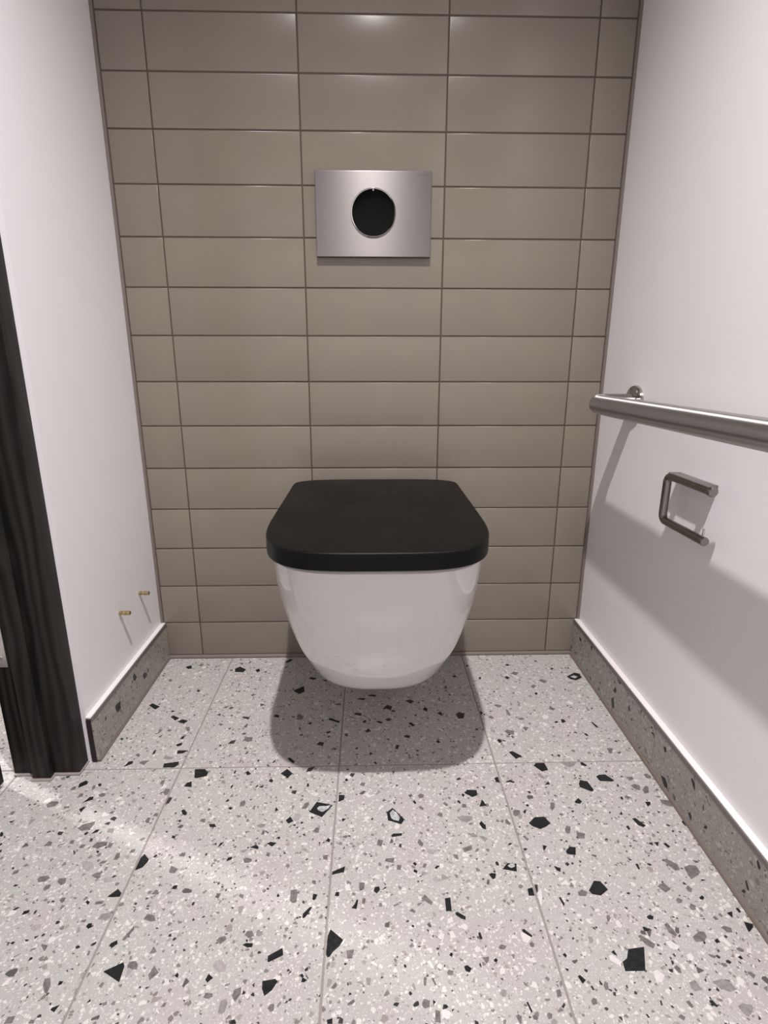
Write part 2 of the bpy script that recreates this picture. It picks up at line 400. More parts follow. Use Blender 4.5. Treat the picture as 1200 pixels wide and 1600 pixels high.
"1 3077,-2830 3130,-2778 3101,-2734 3048,-2776;"
"1 4163,-2548 4186,-2470 4055,-2433 4011,-2494;"
"1 4226,-1975 4262,-1901 4133,-1886 4061,-1934;"
"1 4465,-1856 4525,-1794 4391,-1753 4298,-1802;"
"1 4245,-2803 4293,-2728 4258,-2684 4200,-2759;"
"0 4594,-2822 4646,-2790 4562,-2734 4486,-2754;"
"1 4823,-2358 4864,-2224 4751,-2162 4662,-2279;"
"1 5288,-2132 5375,-2037 5270,-1974 5165,-2020;"
"0 5621,-2434 5646,-2330 5592,-2258 5536,-2357;"
"0 5913,-2566 5964,-2521 5909,-2452 5840,-2496;"
"0 5265,-2933 5321,-2908 5247,-2793 5183,-2824;"
"1 6279,-2696 6404,-2677 6439,-2509 6316,-2461 6243,-2545;"
"1 5161,-3309 5202,-3240 5118,-3198 5061,-3262;"
"0 5743,-3479 5794,-3442 5755,-3382 5709,-3410;"
"1 4751,-2749 4839,-2697 4772,-2640 4684,-2677;"
"0 4885,-2429 4939,-2395 4870,-2359 4815,-2393;"
"0 2992,-1124 3070,-1042 2921,-996 2860,-1051;"
"1 4924,-3632 4952,-3528 4889,-3503 4867,-3630;"
"1 4305,-3109 4389,-3069 4328,-2975 4255,-3066;"
"0 4479,-4054 4510,-4046 4468,-3975 4436,-4001;"
"0 6432,-1089 6501,-1048 6455,-990 6385,-1031;"
"0 2255,-314 2366,-160 2270,-126 2173,-312;"
"0 3201,-931 3121,-829 3074,-828;"
"0 3301,-1200 3323,-1131 3186,-1114;"
"0 9251,-1229 9370,-1281 9562,-1166 9550,-987 9454,-941 9203,-1108;"
"0 7206,-3967 7344,-3885 7185,-3739 7113,-3775;"
"0 7707,-1202 7794,-1133 7733,-1061 7660,-1102;"
"0 6991,-3498 7052,-3461 7014,-3371 6960,-3405;"
"0 8483,-2899 8580,-2847 8548,-2759 8482,-2790;"
"0 9147,-3053 9208,-3064 9147,-2882 9106,-2870;"
"2 7218,-3210 7342,-3249 7387,-3127 7249,-3083 7170,-3133;"
"2 7632,-3143 7721,-3020 7645,-2997 7593,-3038;"
"2 7255,-2320 7336,-2250 7209,-2200 7145,-2246;"
"2 7397,-2622 7444,-2600 7421,-2405 7380,-2398;"
"2 8260,-1594 8333,-1476 8264,-1447 8184,-1526;"
"2 8554,-1386 8664,-1306 8550,-1206 8455,-1260;"
"2 8421,-2451 8501,-2395 8423,-2334 8333,-2391;"
"0 8226,-1865 8278,-1815 8252,-1751 8198,-1807;"
"0 6802,-2574 6852,-2496 6807,-2438 6770,-2517;"
"0 8346,-2896 8408,-2865 8388,-2821 8315,-2852;"
"2 9092,-3847 9133,-3857 9228,-3697 9106,-3694;"
"0 7863,-593 7940,-549 7877,-501 7801,-546;"
"0 7018,-1200 7080,-1160 7085,-1075 7029,-1102;"
"1 8930,-797 9001,-754 8972,-693 8896,-752;"
"2 6995,-2724 7065,-2692 7007,-2601 6932,-2656;"
"1 6818,-630 6866,-586 6841,-493 6807,-554;"
"0 8838,-3323 8892,-3314 8863,-3233 8812,-3242;"
"2 7965,-1038 8058,-910 7950,-864 7848,-949;"
"2 7621,-2771 7732,-2746 7661,-2683 7552,-2725;"
"5 8135,-2738 8212,-2740 8269,-2647 8180,-2594 8110,-2660;"
"5 8073,-2996 8171,-2935 8098,-2858 8037,-2889;"
"0 4668,-5389 4761,-5424 4887,-5474 4946,-5375 4804,-5177 4751,-5123 4674,-5192 4653,-5226;"
"6 3476,-5147 3547,-5183 3638,-5115 3682,-5035 3606,-5055 3495,-5052 3443,-5093;"
"6 4721,-5337 4762,-5378 4847,-5407 4873,-5327 4818,-5223 4757,-5166 4703,-5234;"
"6 6520,-6333 6583,-6307 6588,-6257 6526,-6255 6473,-6293;"
"6 9381,-1197 9466,-1128 9393,-1055 9288,-1124;"
"5 8901,-2262 8982,-2179 8906,-2092 8819,-2164;")
SKL='-2020,799 -2102,778 -2110,663 -2014,603 -1947,657;-1567,520 -1656,500 -1586,356 -1487,369 -1450,460;-2944,644 -3012,635 -3005,539 -2927,438 -2807,446 -2770,609'
SKR='-361,935 -432,910 -557,935 -501,935;-476,740 -511,656 -639,667 -591,753;-1192,918 -1204,827 -1274,785 -1281,896;-2570,935 -2655,883 -2790,849 -2826,935 -2764,935;-2530,531 -2611,686 -2676,639 -2650,539;-2489,311 -2588,403 -2672,213 -2598,122 -2545,192;-3236,648 -3266,567 -3341,575 -3292,664;-4146,711 -4224,757 -4343,731 -4374,663 -4302,633 -4260,706;-4658,177 -4794,234 -4882,182 -4904,99 -4799,60;-5463,808 -5489,842 -5563,825 -5614,694 -5557,714;-5537,189 -5586,247 -5637,214 -5643,127 -5606,134;-5951,299 -5978,384 -6028,399 -6021,339;-5981,935 -6126,935 -6211,935 -6186,935 -6080,935;-6643,935 -6672,935 -6739,935 -6709,935;-7047,838 -7059,882 -7129,826 -7130,779 -7095,774;-6932,369 -6954,401 -7022,335 -7028,287 -6988,294;-6908,156 -6941,228 -6983,234 -6969,173;-4599,738 -4668,793 -4714,729 -4672,669;-6000,935 -6015,935 -6049,935 -6046,935'
# ---------------------------------------------------------------- helpers
def obj(name, me, mat=None, parent=None, **kw):
    if isinstance(me, bmesh.types.BMesh):
        m = bpy.data.meshes.new(name); me.to_mesh(m); me.free(); me = m
    if mat and not me.materials: me.materials.append(mat)
    o = bpy.data.objects.new(name, me); C.objects.link(o)
    if parent: o.parent = parent
    for k, v in kw.items(): o[k] = v
    return o
def empty(name, loc=(0, 0, 0), **kw):
    o = bpy.data.objects.new(name, None); C.objects.link(o); o.location = loc; o.empty_display_size = .05
    for k, v in kw.items(): o[k] = v
    return o
def box(bm, x0, x1, y0, y1, z0, z1, bev=0, seg=2):
    r = bmesh.ops.create_cube(bm, size=1); vs = r['verts']
    for v in vs:
        v.co = Vector(((x0+x1)/2+v.co.x*(x1-x0), (y0+y1)/2+v.co.y*(y1-y0), (z0+z1)/2+v.co.z*(z1-z0)))
    if bev:
        es = list({e for v in vs for e in v.link_edges})
        bmesh.ops.bevel(bm, geom=es, offset=bev, segments=seg, profile=.5, affect='EDGES')
    return bm
def bx(*a, **k): return box(bmesh.new(), *a, **k)
def smooth(me, ang=35):
    m = me.data if hasattr(me, 'data') else me
    for p in m.polygons: p.use_smooth = True
    if ang: m.set_sharp_from_angle(angle=math.radians(ang))
def tube(bm, path, r, n=20, cap=True):
    rings = []
    for i, p in enumerate(path):
        p = Vector(p)
        a = Vector(path[max(i-1, 0)]); b = Vector(path[min(i+1, len(path)-1)])
        t = (b-a).normalized()
        if i == 0: u = t.orthogonal().normalized()
        else: u = (u - t*u.dot(t)).normalized()
        v = t.cross(u); rr = r[i] if isinstance(r, (list, tuple)) else r
        rings.append([bm.verts.new(p+(u*math.cos(2*PI*k/n)+v*math.sin(2*PI*k/n))*rr) for k in range(n)])
    uv = bm.loops.layers.uv.verify(); s = 0
    for i, (A, B) in enumerate(zip(rings, rings[1:])):
        s1 = s+(Vector(path[i+1])-Vector(path[i])).length
        for k in range(n):
            f = bm.faces.new((A[k], A[(k+1) % n], B[(k+1) % n], B[k]))
            for l, q in zip(f.loops, ((k/n, s), ((k+1)/n, s), ((k+1)/n, s1), (k/n, s1))): l[uv].uv = q
        s = s1
    if cap: bm.faces.new(rings[0][::-1]); bm.faces.new(rings[-1])
    bmesh.ops.recalc_face_normals(bm, faces=bm.faces)
    return bm
def bend(pts, rad, n=8):
    out = [Vector(pts[0])]
    for i in range(1, len(pts)-1):
        a, b, c = Vector(pts[i-1]), Vector(pts[i]), Vector(pts[i+1])
        d1 = (a-b).normalized(); d2 = (c-b).normalized()
        ang = d1.angle(d2); k = rad/math.tan(ang/2)
        s = b+d1*k; e = b+d2*k; ctr = b+(d1+d2).normalized()*(rad/math.sin(ang/2))
        for j in range(n+1):
            t = j/n; v1 = s-ctr; v2 = e-ctr; th = v1.angle(v2)
            out.append(ctr+(v1*math.sin((1-t)*th)+v2*math.sin(t*th))/math.sin(th))
    out.append(Vector(pts[-1])); return out
# ---------------------------------------------------------------- materials
def nt(name):
    m = bpy.data.materials.new(name); m.use_nodes = True
    return m, m.node_tree.nodes, m.node_tree.links, m.node_tree.nodes['Principled BSDF']
def srgb(r, g, b):
    f = lambda c: ((c/255+.055)/1.055)**2.4 if c/255 > .04045 else c/255/12.92
    return (f(r), f(g), f(b), 1)
def plain(name, col, rough=.5, metal=0, bump=0, bscale=200, coat=0, spec=.5, var=0):
    m, N, L, B = nt(name)
    B.inputs['Base Color'].default_value = col; B.inputs['Roughness'].default_value = rough
    B.inputs['Metallic'].default_value = metal; B.inputs['Coat Weight'].default_value = coat
    B.inputs['Specular IOR Level'].default_value = spec
    g = N.new('ShaderNodeNewGeometry')
    no = N.new('ShaderNodeTexNoise'); no.inputs['Scale'].default_value = bscale; no.inputs['Detail'].default_value = 3
    L.new(g.outputs['Position'], no.inputs['Vector'])
    if bump:
        b = N.new('ShaderNodeBump'); b.inputs['Strength'].default_value = bump; b.inputs['Distance'].default_value = .001
        L.new(no.outputs[0], b.inputs['Height']); L.new(b.outputs[0], B.inputs['Normal'])
    if var:
        mr = N.new('ShaderNodeMapRange'); mr.inputs[1].default_value = .3; mr.inputs[2].default_value = .7
        mr.inputs[3].default_value = rough-var; mr.inputs[4].default_value = rough+var
        n2 = N.new('ShaderNodeTexNoise'); n2.inputs['Scale'].default_value = 9; n2.inputs['Detail'].default_value = 5
        L.new(g.outputs['Position'], n2.inputs['Vector']); L.new(n2.outputs[0], mr.inputs[0]); L.new(mr.outputs[0], B.inputs['Roughness'])
    return m
paint = plain('white_wall_paint', (.83, .81, .828, 1), .45, bump=.12, bscale=260, spec=.35)
paint_corr = plain('corridor_paint', (.78, .76, .76, 1), .6)
ceil_m = plain('ceiling_paint', (.86, .84, .84, 1), .8)
grout = plain('dark_tile_grout', srgb(84, 74, 65), .9, bump=.3, bscale=900)
sealant = plain('grey_sealant', srgb(116, 106, 99), .55, bump=.2, bscale=120)
pale_sealant = plain('pale_grey_sealant', srgb(150, 141, 138), .55)
fgrout = plain('floor_grout', srgb(146, 139, 135), .85, bump=.3, bscale=900)
black_plastic = plain('black_satin_plastic', (.0028, .0028, .0027, 1), .42, bump=.03, bscale=900, var=.05, spec=.16)
ceramic = plain('white_glazed_ceramic', (.66, .635, .63, 1), .08, spec=.55, coat=.3)
chrome = plain('polished_chrome', (.5, .485, .475, 1), .08, 1)
steel = plain('satin_stainless_steel', (.42, .405, .395, 1), .35, 1, bump=.05, bscale=700)
_n = steel.node_tree.nodes; _b = _n['Principled BSDF']; _t = _n.new('ShaderNodeTangent'); _t.direction_type = 'UV_MAP'
steel.node_tree.links.new(_t.outputs[0], _b.inputs['Tangent']); _b.inputs['Anisotropic'].default_value = 1.0; _b.inputs['Anisotropic Rotation'].default_value = .25
hsteel = plain('dark_satin_steel', (.27, .26, .25, 1), .24, 1, bump=.05, bscale=700)
brass = plain('brass', (.50, .39, .20, 1), .25, 1)
alu = plain('satin_aluminium', (.80, .78, .77, 1), .38, .85)
lit_trim = plain('lit_trim_top_metal', (.86, .83, .82, 1), .35, .15)  # top of the metal strip, the light on it put into the colour
lipm = plain('shaded_trim_lip_metal', (.20, .18, .172, 1), .4, .5)  # same metal on the front lip, its shade put into the colour
darkgap = plain('dark_cut_tile_edge', (.02, .012, .014, 1), .8)
sensor = plain('black_sensor_glass', (.0006, .001, .001, 1), .06, spec=.14)
printm = plain('grey_print', srgb(96, 88, 84), .5)
lampglass = plain('fill_panel_lens', (.8, .8, .78, 1), .5)
def tile_mat():
    m, N, L, B = nt('taupe_glazed_tile')
    oi = N.new('ShaderNodeObjectInfo'); cr = N.new('ShaderNodeValToRGB')
    cr.color_ramp.elements[0].color = (.228, .199, .161, 1); cr.color_ramp.elements[1].color = (.243, .214, .174, 1)
    L.new(oi.outputs['Random'], cr.inputs[0])
    g = N.new('ShaderNodeNewGeometry'); no = N.new('ShaderNodeTexNoise'); no.inputs['Scale'].default_value = 9; no.inputs['Detail'].default_value = 2
    L.new(g.outputs['Position'], no.inputs['Vector'])
    mx = N.new('ShaderNodeMix'); mx.data_type = 'RGBA'; mx.blend_type = 'MULTIPLY'; mx.inputs[0].default_value = .5
    c2 = N.new('ShaderNodeValToRGB'); c2.color_ramp.elements[0].color = (.95, .93, .95, 1); c2.color_ramp.elements[1].color = (1, 1, .97, 1)
    c2.color_ramp.elements[0].position = .35; c2.color_ramp.elements[1].position = .65
    L.new(no.outputs[0], c2.inputs[0]); L.new(cr.outputs[0], mx.inputs[6]); L.new(c2.outputs[0], mx.inputs[7])
    L.new(mx.outputs[2], B.inputs['Base Color'])
    B.inputs['Roughness'].default_value = .23; B.inputs['Specular IOR Level'].default_value = .42
    n2 = N.new('ShaderNodeTexNoise'); n2.inputs['Scale'].default_value = 14
    L.new(g.outputs['Position'], n2.inputs['Vector'])
    b = N.new('ShaderNodeBump'); b.inputs['Strength'].default_value = .07; b.inputs['Distance'].default_value = .002
    L.new(n2.outputs[0], b.inputs['Height']); L.new(b.outputs[0], B.inputs['Normal'])
    return m
tile_m = tile_mat()
def terrazzo(name, base, rough=.32, cmul=1):
    m, N, L, B = nt(name)
    g = N.new('ShaderNodeNewGeometry'); oi = N.new('ShaderNodeObjectInfo')
    add = N.new('ShaderNodeVectorMath'); add.operation = 'ADD'
    mul = N.new('ShaderNodeVectorMath'); mul.operation = 'SCALE'; mul.inputs[0].default_value = (7.3, 3.1, 5.7)
    L.new(oi.outputs['Random'], mul.inputs['Scale']); L.new(g.outputs['Position'], add.inputs[0]); L.new(mul.outputs[0], add.inputs[1])
    # slight warp keeps the chip edges irregular
    nz = N.new('ShaderNodeTexNoise'); nz.inputs['Scale'].default_value = 160; nz.inputs['Detail'].default_value = 1
    L.new(add.outputs[0], nz.inputs['Vector'])
    ws = N.new('ShaderNodeVectorMath'); ws.operation = 'SCALE'; ws.inputs['Scale'].default_value = .0022
    L.new(nz.outputs['Color'], ws.inputs[0])
    wp = N.new('ShaderNodeVectorMath'); wp.operation = 'ADD'; L.new(add.outputs[0], wp.inputs[0]); L.new(ws.outputs[0], wp.inputs[1])
    # matrix colour
    n1 = N.new('ShaderNodeTexNoise'); n1.inputs['Scale'].default_value = 9; n1.inputs['Detail'].default_value = 3
    L.new(add.outputs[0], n1.inputs['Vector'])
    r1 = N.new('ShaderNodeValToRGB')
    r1.color_ramp.elements[0].position = .38; r1.color_ramp.elements[1].position = .62
    r1.color_ramp.elements[0].color = (base[0]*1.0, base[1]*.955, base[2]*.97, 1); r1.color_ramp.elements[1].color = (base[0]*.985, base[1]*1.01, base[2]*.975, 1)
    L.new(n1.outputs[0], r1.inputs[0])
    cur = r1.outputs[0]
    layers = [
        (620, .20, .06, [(.0, (.30, .27, .26)), (.12, (.40, .37, .35)), (.3, (.56, .54, .52)), (.55, (.60, .575, .555))]),
        (300, .17, .09, [(.0, (.05, .045, .04)), (.09, (.22, .20, .18)), (.30, (.36, .32, .29)), (.42, (.65, .62, .59))]),
        (175, .15, .12, [(.0, (.03, .03, .03)), (.08, (.20, .18, .17)), (.30, (.33, .30, .27)), (.42, (.65, .62, .59))]),
        (105, .045, .13, [(.0, (.10, .095, .09)), (.25, (.30, .27, .255)), (.55, (.66, .63, .60))]),
    ]
    for sc, dens, edge, cols in layers:
        v = N.new('ShaderNodeTexVoronoi'); v.inputs['Scale'].default_value = sc
        e = N.new('ShaderNodeTexVoronoi'); e.feature = 'DISTANCE_TO_EDGE'; e.inputs['Scale'].default_value = sc
        L.new(wp.outputs[0], v.inputs['Vector']); L.new(wp.outputs[0], e.inputs['Vector'])
        sp = N.new('ShaderNodeSeparateColor'); L.new(v.outputs['Color'], sp.inputs[0])
        gate = N.new('ShaderNodeMath'); gate.operation = 'LESS_THAN'; gate.inputs[1].default_value = dens; L.new(sp.outputs[0], gate.inputs[0])
        thr = N.new('ShaderNodeMath'); thr.operation = 'MULTIPLY_ADD'; thr.inputs[1].default_value = .16; thr.inputs[2].default_value = edge-.06
        L.new(sp.outputs[1], thr.inputs[0])
        gt = N.new('ShaderNodeMath'); gt.operation = 'GREATER_THAN'; L.new(e.outputs['Distance'], gt.inputs[0]); L.new(thr.outputs[0], gt.inputs[1])
        mk = N.new('ShaderNodeMath'); mk.operation = 'MULTIPLY'; L.new(gate.outputs[0], mk.inputs[0]); L.new(gt.outputs[0], mk.inputs[1])
        cr = N.new('ShaderNodeValToRGB'); cr.color_ramp.interpolation = 'CONSTANT'
        el = cr.color_ramp.elements
        for i, (p, c) in enumerate(cols):
            x = el[i] if i < 2 else el.new(p)
            x.position = p; x.color = (c[0]*cmul, c[1]*cmul, c[2]*cmul, 1)
        L.new(sp.outputs[2], cr.inputs[0])
        mx = N.new('ShaderNodeMix'); mx.data_type = 'RGBA'
        L.new(mk.outputs[0], mx.inputs[0]); L.new(cur, mx.inputs[6]); L.new(cr.outputs[0], mx.inputs[7])
        cur = mx.outputs[2]
    L.new(cur, B.inputs['Base Color'])
    B.inputs['Roughness'].default_value = rough; B.inputs['Specular IOR Level'].default_value = .4
    b = N.new('ShaderNodeBump'); b.inputs['Strength'].default_value = .08; b.inputs['Distance'].default_value = .0006
    n3 = N.new('ShaderNodeTexNoise'); n3.inputs['Scale'].default_value = 500; L.new(g.outputs['Position'], n3.inputs['Vector'])
    L.new(n3.outputs[0], b.inputs['Height']); L.new(b.outputs[0], B.inputs['Normal'])
    return m
terr = terrazzo('pale_terrazzo', (.44, .428, .415))
terr_sk = terrazzo('terrazzo_skirting_shaded', (.30, .288, .255), .4, .66)  # floor terrazzo again, the weaker light on upright faces darkened into its colours
def chipmat(name, c, v=.25):
    m, N, L, B = nt(name)
    g = N.new('ShaderNodeNewGeometry'); no = N.new('ShaderNodeTexNoise'); no.inputs['Scale'].default_value = 180; no.inputs['Detail'].default_value = 3
    L.new(g.outputs['Position'], no.inputs['Vector']); cr = N.new('ShaderNodeValToRGB')
    cr.color_ramp.elements[0].position = .35; cr.color_ramp.elements[1].position = .7
    cr.color_ramp.elements[0].color = (c[0]*(1-v), c[1]*(1-v), c[2]*(1-v), 1); cr.color_ramp.elements[1].color = (c[0]*(1+v), c[1]*(1+v), c[2]*(1+v), 1)
    L.new(no.outputs[0], cr.inputs[0]); L.new(cr.outputs[0], B.inputs['Base Color'])
    B.inputs['Roughness'].default_value = .32; B.inputs['Specular IOR Level'].default_value = .22
    return m
cm = [chipmat('black_stone', (.018, .019, .02), .35), chipmat('dark_stone', (.05, .045, .042), .4), chipmat('grey_stone', (.17, .155, .148)),
      chipmat('mid_grey_stone', (.27, .25, .24), .15), chipmat('light_grey_stone', (.37, .345, .335), .1), chipmat('white_stone', (.66, .63, .615), .05), chipmat('pale_veined_stone', (.44, .45, .46), .35)]
def wood():
    m, N, L, B = nt('dark_stained_oak')
    g = N.new('ShaderNodeNewGeometry'); mp = N.new('ShaderNodeMapping'); mp.inputs['Scale'].default_value = (15, 15, 2.2)
    L.new(g.outputs['Position'], mp.inputs[0])
    no = N.new('ShaderNodeTexNoise'); no.inputs['Scale'].default_value = 1.6; no.inputs['Detail'].default_value = 6; no.inputs['Distortion'].default_value = 1.2
    L.new(mp.outputs[0], no.inputs['Vector'])
    wv = N.new('ShaderNodeTexWave'); wv.wave_type = 'BANDS'; wv.bands_direction = 'X'; wv.inputs['Scale'].default_value = 1.1; wv.inputs['Distortion'].default_value = 9
    wv.inputs['Detail'].default_value = 3; L.new(mp.outputs[0], wv.inputs['Vector'])
    ml = N.new('ShaderNodeMath'); ml.operation = 'MULTIPLY'; L.new(no.outputs[0], ml.inputs[0]); L.new(wv.outputs[0], ml.inputs[1])
    cr = N.new('ShaderNodeValToRGB'); cr.color_ramp.elements[0].color = (.0045, .004, .0035, 1); cr.color_ramp.elements[1].color = (.024, .021, .0185, 1)
    cr.color_ramp.elements[1].position = .6
    L.new(ml.outputs[0], cr.inputs[0]); L.new(cr.outputs[0], B.inputs['Base Color'])
    B.inputs['Roughness'].default_value = .55; B.inputs['Specular IOR Level'].default_value = .3
    b = N.new('ShaderNodeBump'); b.inputs['Strength'].default_value = .3; b.inputs['Distance'].default_value = .0008
    L.new(ml.outputs[0], b.inputs['Height']); L.new(b.outputs[0], B.inputs['Normal'])
    return m
oak = wood()
def brushed():
    m, N, L, B = nt('brushed_stainless_plate')
    B.inputs['Base Color'].default_value = (.22, .206, .20, 1); B.inputs['Metallic'].default_value = 1
    B.inputs['Roughness'].default_value = .29; B.inputs['Anisotropic'].default_value = .9; B.inputs['Anisotropic Rotation'].default_value = .25
    t = N.new('ShaderNodeTangent'); t.direction_type = 'UV_MAP'; L.new(t.outputs[0], B.inputs['Tangent'])
    g = N.new('ShaderNodeNewGeometry'); mp = N.new('ShaderNodeMapping'); mp.inputs['Scale'].default_value = (12, 60, 1400)
    L.new(g.outputs['Position'], mp.inputs[0])
    no = N.new('ShaderNodeTexNoise'); no.inputs['Scale'].default_value = 1; no.inputs['Detail'].default_value = 2; L.new(mp.outputs[0], no.inputs['Vector'])
    b = N.new('ShaderNodeBump'); b.inputs['Strength'].default_value = .08; b.inputs['Distance'].default_value = .0005
    L.new(no.outputs[0], b.inputs['Height']); L.new(b.outputs[0], B.inputs['Normal'])
    return m
plate_m = brushed()
# ---------------------------------------------------------------- room shell
XL, XR, YF, ZC = -.098, .982, -1.80, 2.32
YE = -.386          # front end of the left wall, where the doorway starts
XJ = -.227          # corridor face of the left wall
YD = -1.36          # far side of the doorway
ZD = 2.10           # head of the doorway
# floor: grout bed, tiles, chips
floor = obj('floor', bx(-2.1, 1.10, -2.0, 1.3, -.06, -.0012), fgrout, kind='structure')
TW, TX0, TY0 = .29978, .07748, -.40661
rnd = random.Random(5)
def clip(P, x0, x1, y0, y1):
    for ax, v, s in ((0, x0, 1), (0, x1, -1), (1, y0, 1), (1, y1, -1)):
        out = []
        for i in range(len(P)):
            a, b = P[i], P[(i+1) % len(P)]
            ia, ib = (a[ax]-v)*s >= 0, (b[ax]-v)*s >= 0
            if ia: out.append(a)
            if ia != ib:
                t = (v-a[ax])/(b[ax]-a[ax]); out.append((a[0]+(b[0]-a[0])*t, a[1]+(b[1]-a[1])*t))
        P = out
        if not P: return P
    return P
chips = []
for s in CHIPS.strip(';').split(';'):
    a = s.split(); chips.append((int(a[0]), [tuple(int(q)/1e4 for q in p.split(',')) for p in a[1:]]))
def chip_mesh(P, z0, z1, f=lambda x, y, z: (x, y, z)):
    bm = bmesh.new()
    a = [bm.verts.new(f(x, y, z0)) for x, y in P]; b = [bm.verts.new(f(x, y, z1)) for x, y in P]
    n = len(P)
    bm.faces.new(b)
    for i in range(n): bm.faces.new((a[i], a[(i+1) % n], b[(i+1) % n], b[i]))
    bmesh.ops.recalc_face_normals(bm, faces=bm.faces)
    return bm
GAP = .0014
for i in range(-8, 4):
    for j in range(-3, 4):
        x0, x1 = TX0+(i-1)*TW, TX0+i*TW
        y0, y1 = TY0+j*.6-.6, TY0+j*.6
        if j == 1 and i >= 0: y1 = -.004
        if j > 1 and i >= 0: continue
        if i == 0 and j == 1: pass
        x1 = min(x1, .9665)
        if x1-x0 < .02: continue
        if y0 < -1.95: y0 = -1.95
        if y1 > 1.25: y1 = 1.25
        if y1-y0 < .03: continue
        bm = bx(x0+GAP, x1-GAP, y0+GAP, y1-GAP, -.01, 0, bev=.0006, seg=1)
        t = obj('floor_tile', bm, terr, floor)
        for k, P in chips:
            cx = sum(p[0] for p in P)/len(P); cy = sum(p[1] for p in P)/len(P)
            if x0 <= cx < x1 and y0 <= cy < y1:
                Q = clip(P, x0+GAP+.0006, x1-GAP-.0006, y0+GAP+.0006, y1-GAP-.0006)
                if len(Q) >= 3: obj('stone_chip', chip_mesh(Q, -.002, .00022 if k == 6 else .00012), cm[k], t)
# back wall: bed, tiles, grout lines recessed
wall_back = obj('wall_back', bx(XL-.01, XR+.01, .0015, .12, 0, ZC), grout, kind='structure')
H0, H = .09986, .10029
xs = [XL+.006, 0, .3, .6, .9, XR-.006]
GW = .0013
def tile_mesh(w, h):
    bm = bx(-w/2, w/2, 0, .008, -h/2, h/2)
    fr = [e for e in bm.edges if all(abs(v.co.y) < 1e-6 for v in e.verts)]
    bmesh.ops.bevel(bm, geom=fr, offset=.0016, segments=3, profile=.5, affect='EDGES')
    m = bpy.data.meshes.new('wall_tile'); bm.to_mesh(m); bm.free(); m.materials.append(tile_m)
    for p in m.polygons: p.use_smooth = p.area < .0012
    m.set_sharp_from_angle(angle=math.radians(50)); return m
cache = {}
for r in range(23):
    z0 = 0 if r == 0 else H0+(r-1)*H
    z1 = H0+r*H
    if r == 0: z0 = .0075
    z1 = min(z1, ZC-.001)
    if z1-z0 < .02: break
    for c in range(5):
        x0, x1 = xs[c], xs[c+1]
        w = round(x1-x0-2*GW, 4); h = round(z1-z0-2*GW, 4)
        if (w, h) not in cache: cache[(w, h)] = tile_mesh(w, h)
        o = obj('wall_tile', cache[(w, h)], None, wall_back)
        o.location = ((x0+x1)/2, rnd.uniform(-.0003, .0003), (z0+z1)/2)
        o.rotation_euler = (rnd.uniform(-.0022, .0022), 0, rnd.uniform(-.0012, .0012))
# sealant beads
def bead(name, a, b, w, parent, mat=sealant):
    bm = tube(bmesh.new(), [a, b], w, 12); o = obj(name, bm, mat, parent); smooth(o); return o
bead('corner_sealant', (XL+.001, .0015, .1), (XL+.001, .0015, ZC), .0052, wall_back)
bead('corner_sealant', (XR-.001, .0015, .1), (XR-.001, .0015, ZC), .0052, wall_back)
bead('base_sealant', (XL+.012, .002, .001), (XR-.014, .002, .001), .0068, wall_back)
# side walls
bm = bx(XJ+.001, XL, YE, .12, 0, ZC)
wall_left = obj('wall_left', bm, paint, kind='structure')
bm = bx(XJ+.001, XL, YF-.1, YD, 0, ZC); box(bm, XJ+.001, XL, YD, YE, ZD, ZC)
obj('wall_left', bm, paint, kind='structure')
wall_right = obj('wall_right', bx(XR, XR+.1, YF-.1, .12, 0, ZC), paint, kind='structure')
wall_front = obj('wall_front', bx(XJ, XR, YF-.1, YF, 0, ZC), paint, kind='structure')
ceiling = obj('ceiling', bx(-2.1, 1.08, -2.0, 1.3, ZC, ZC+.05), ceil_m, kind='structure')
# corridor beyond the doorway
obj('wall_corridor_far', bx(-2.1, -2.0, -2.0, 1.3, 0, ZC), paint_corr, kind='structure')
obj('wall_corridor_north', bx(-2.0, XJ, 1.2, 1.3, 0, ZC), paint_corr, kind='structure')
obj('wall_corridor_south', bx(-2.0, XJ, -2.0, -1.9, 0, ZC), paint_corr, kind='structure')
obj('wall_corridor_near', bx(XJ-.006, XJ+.001, .12, 1.2, 0, ZC), paint_corr, kind='structure')
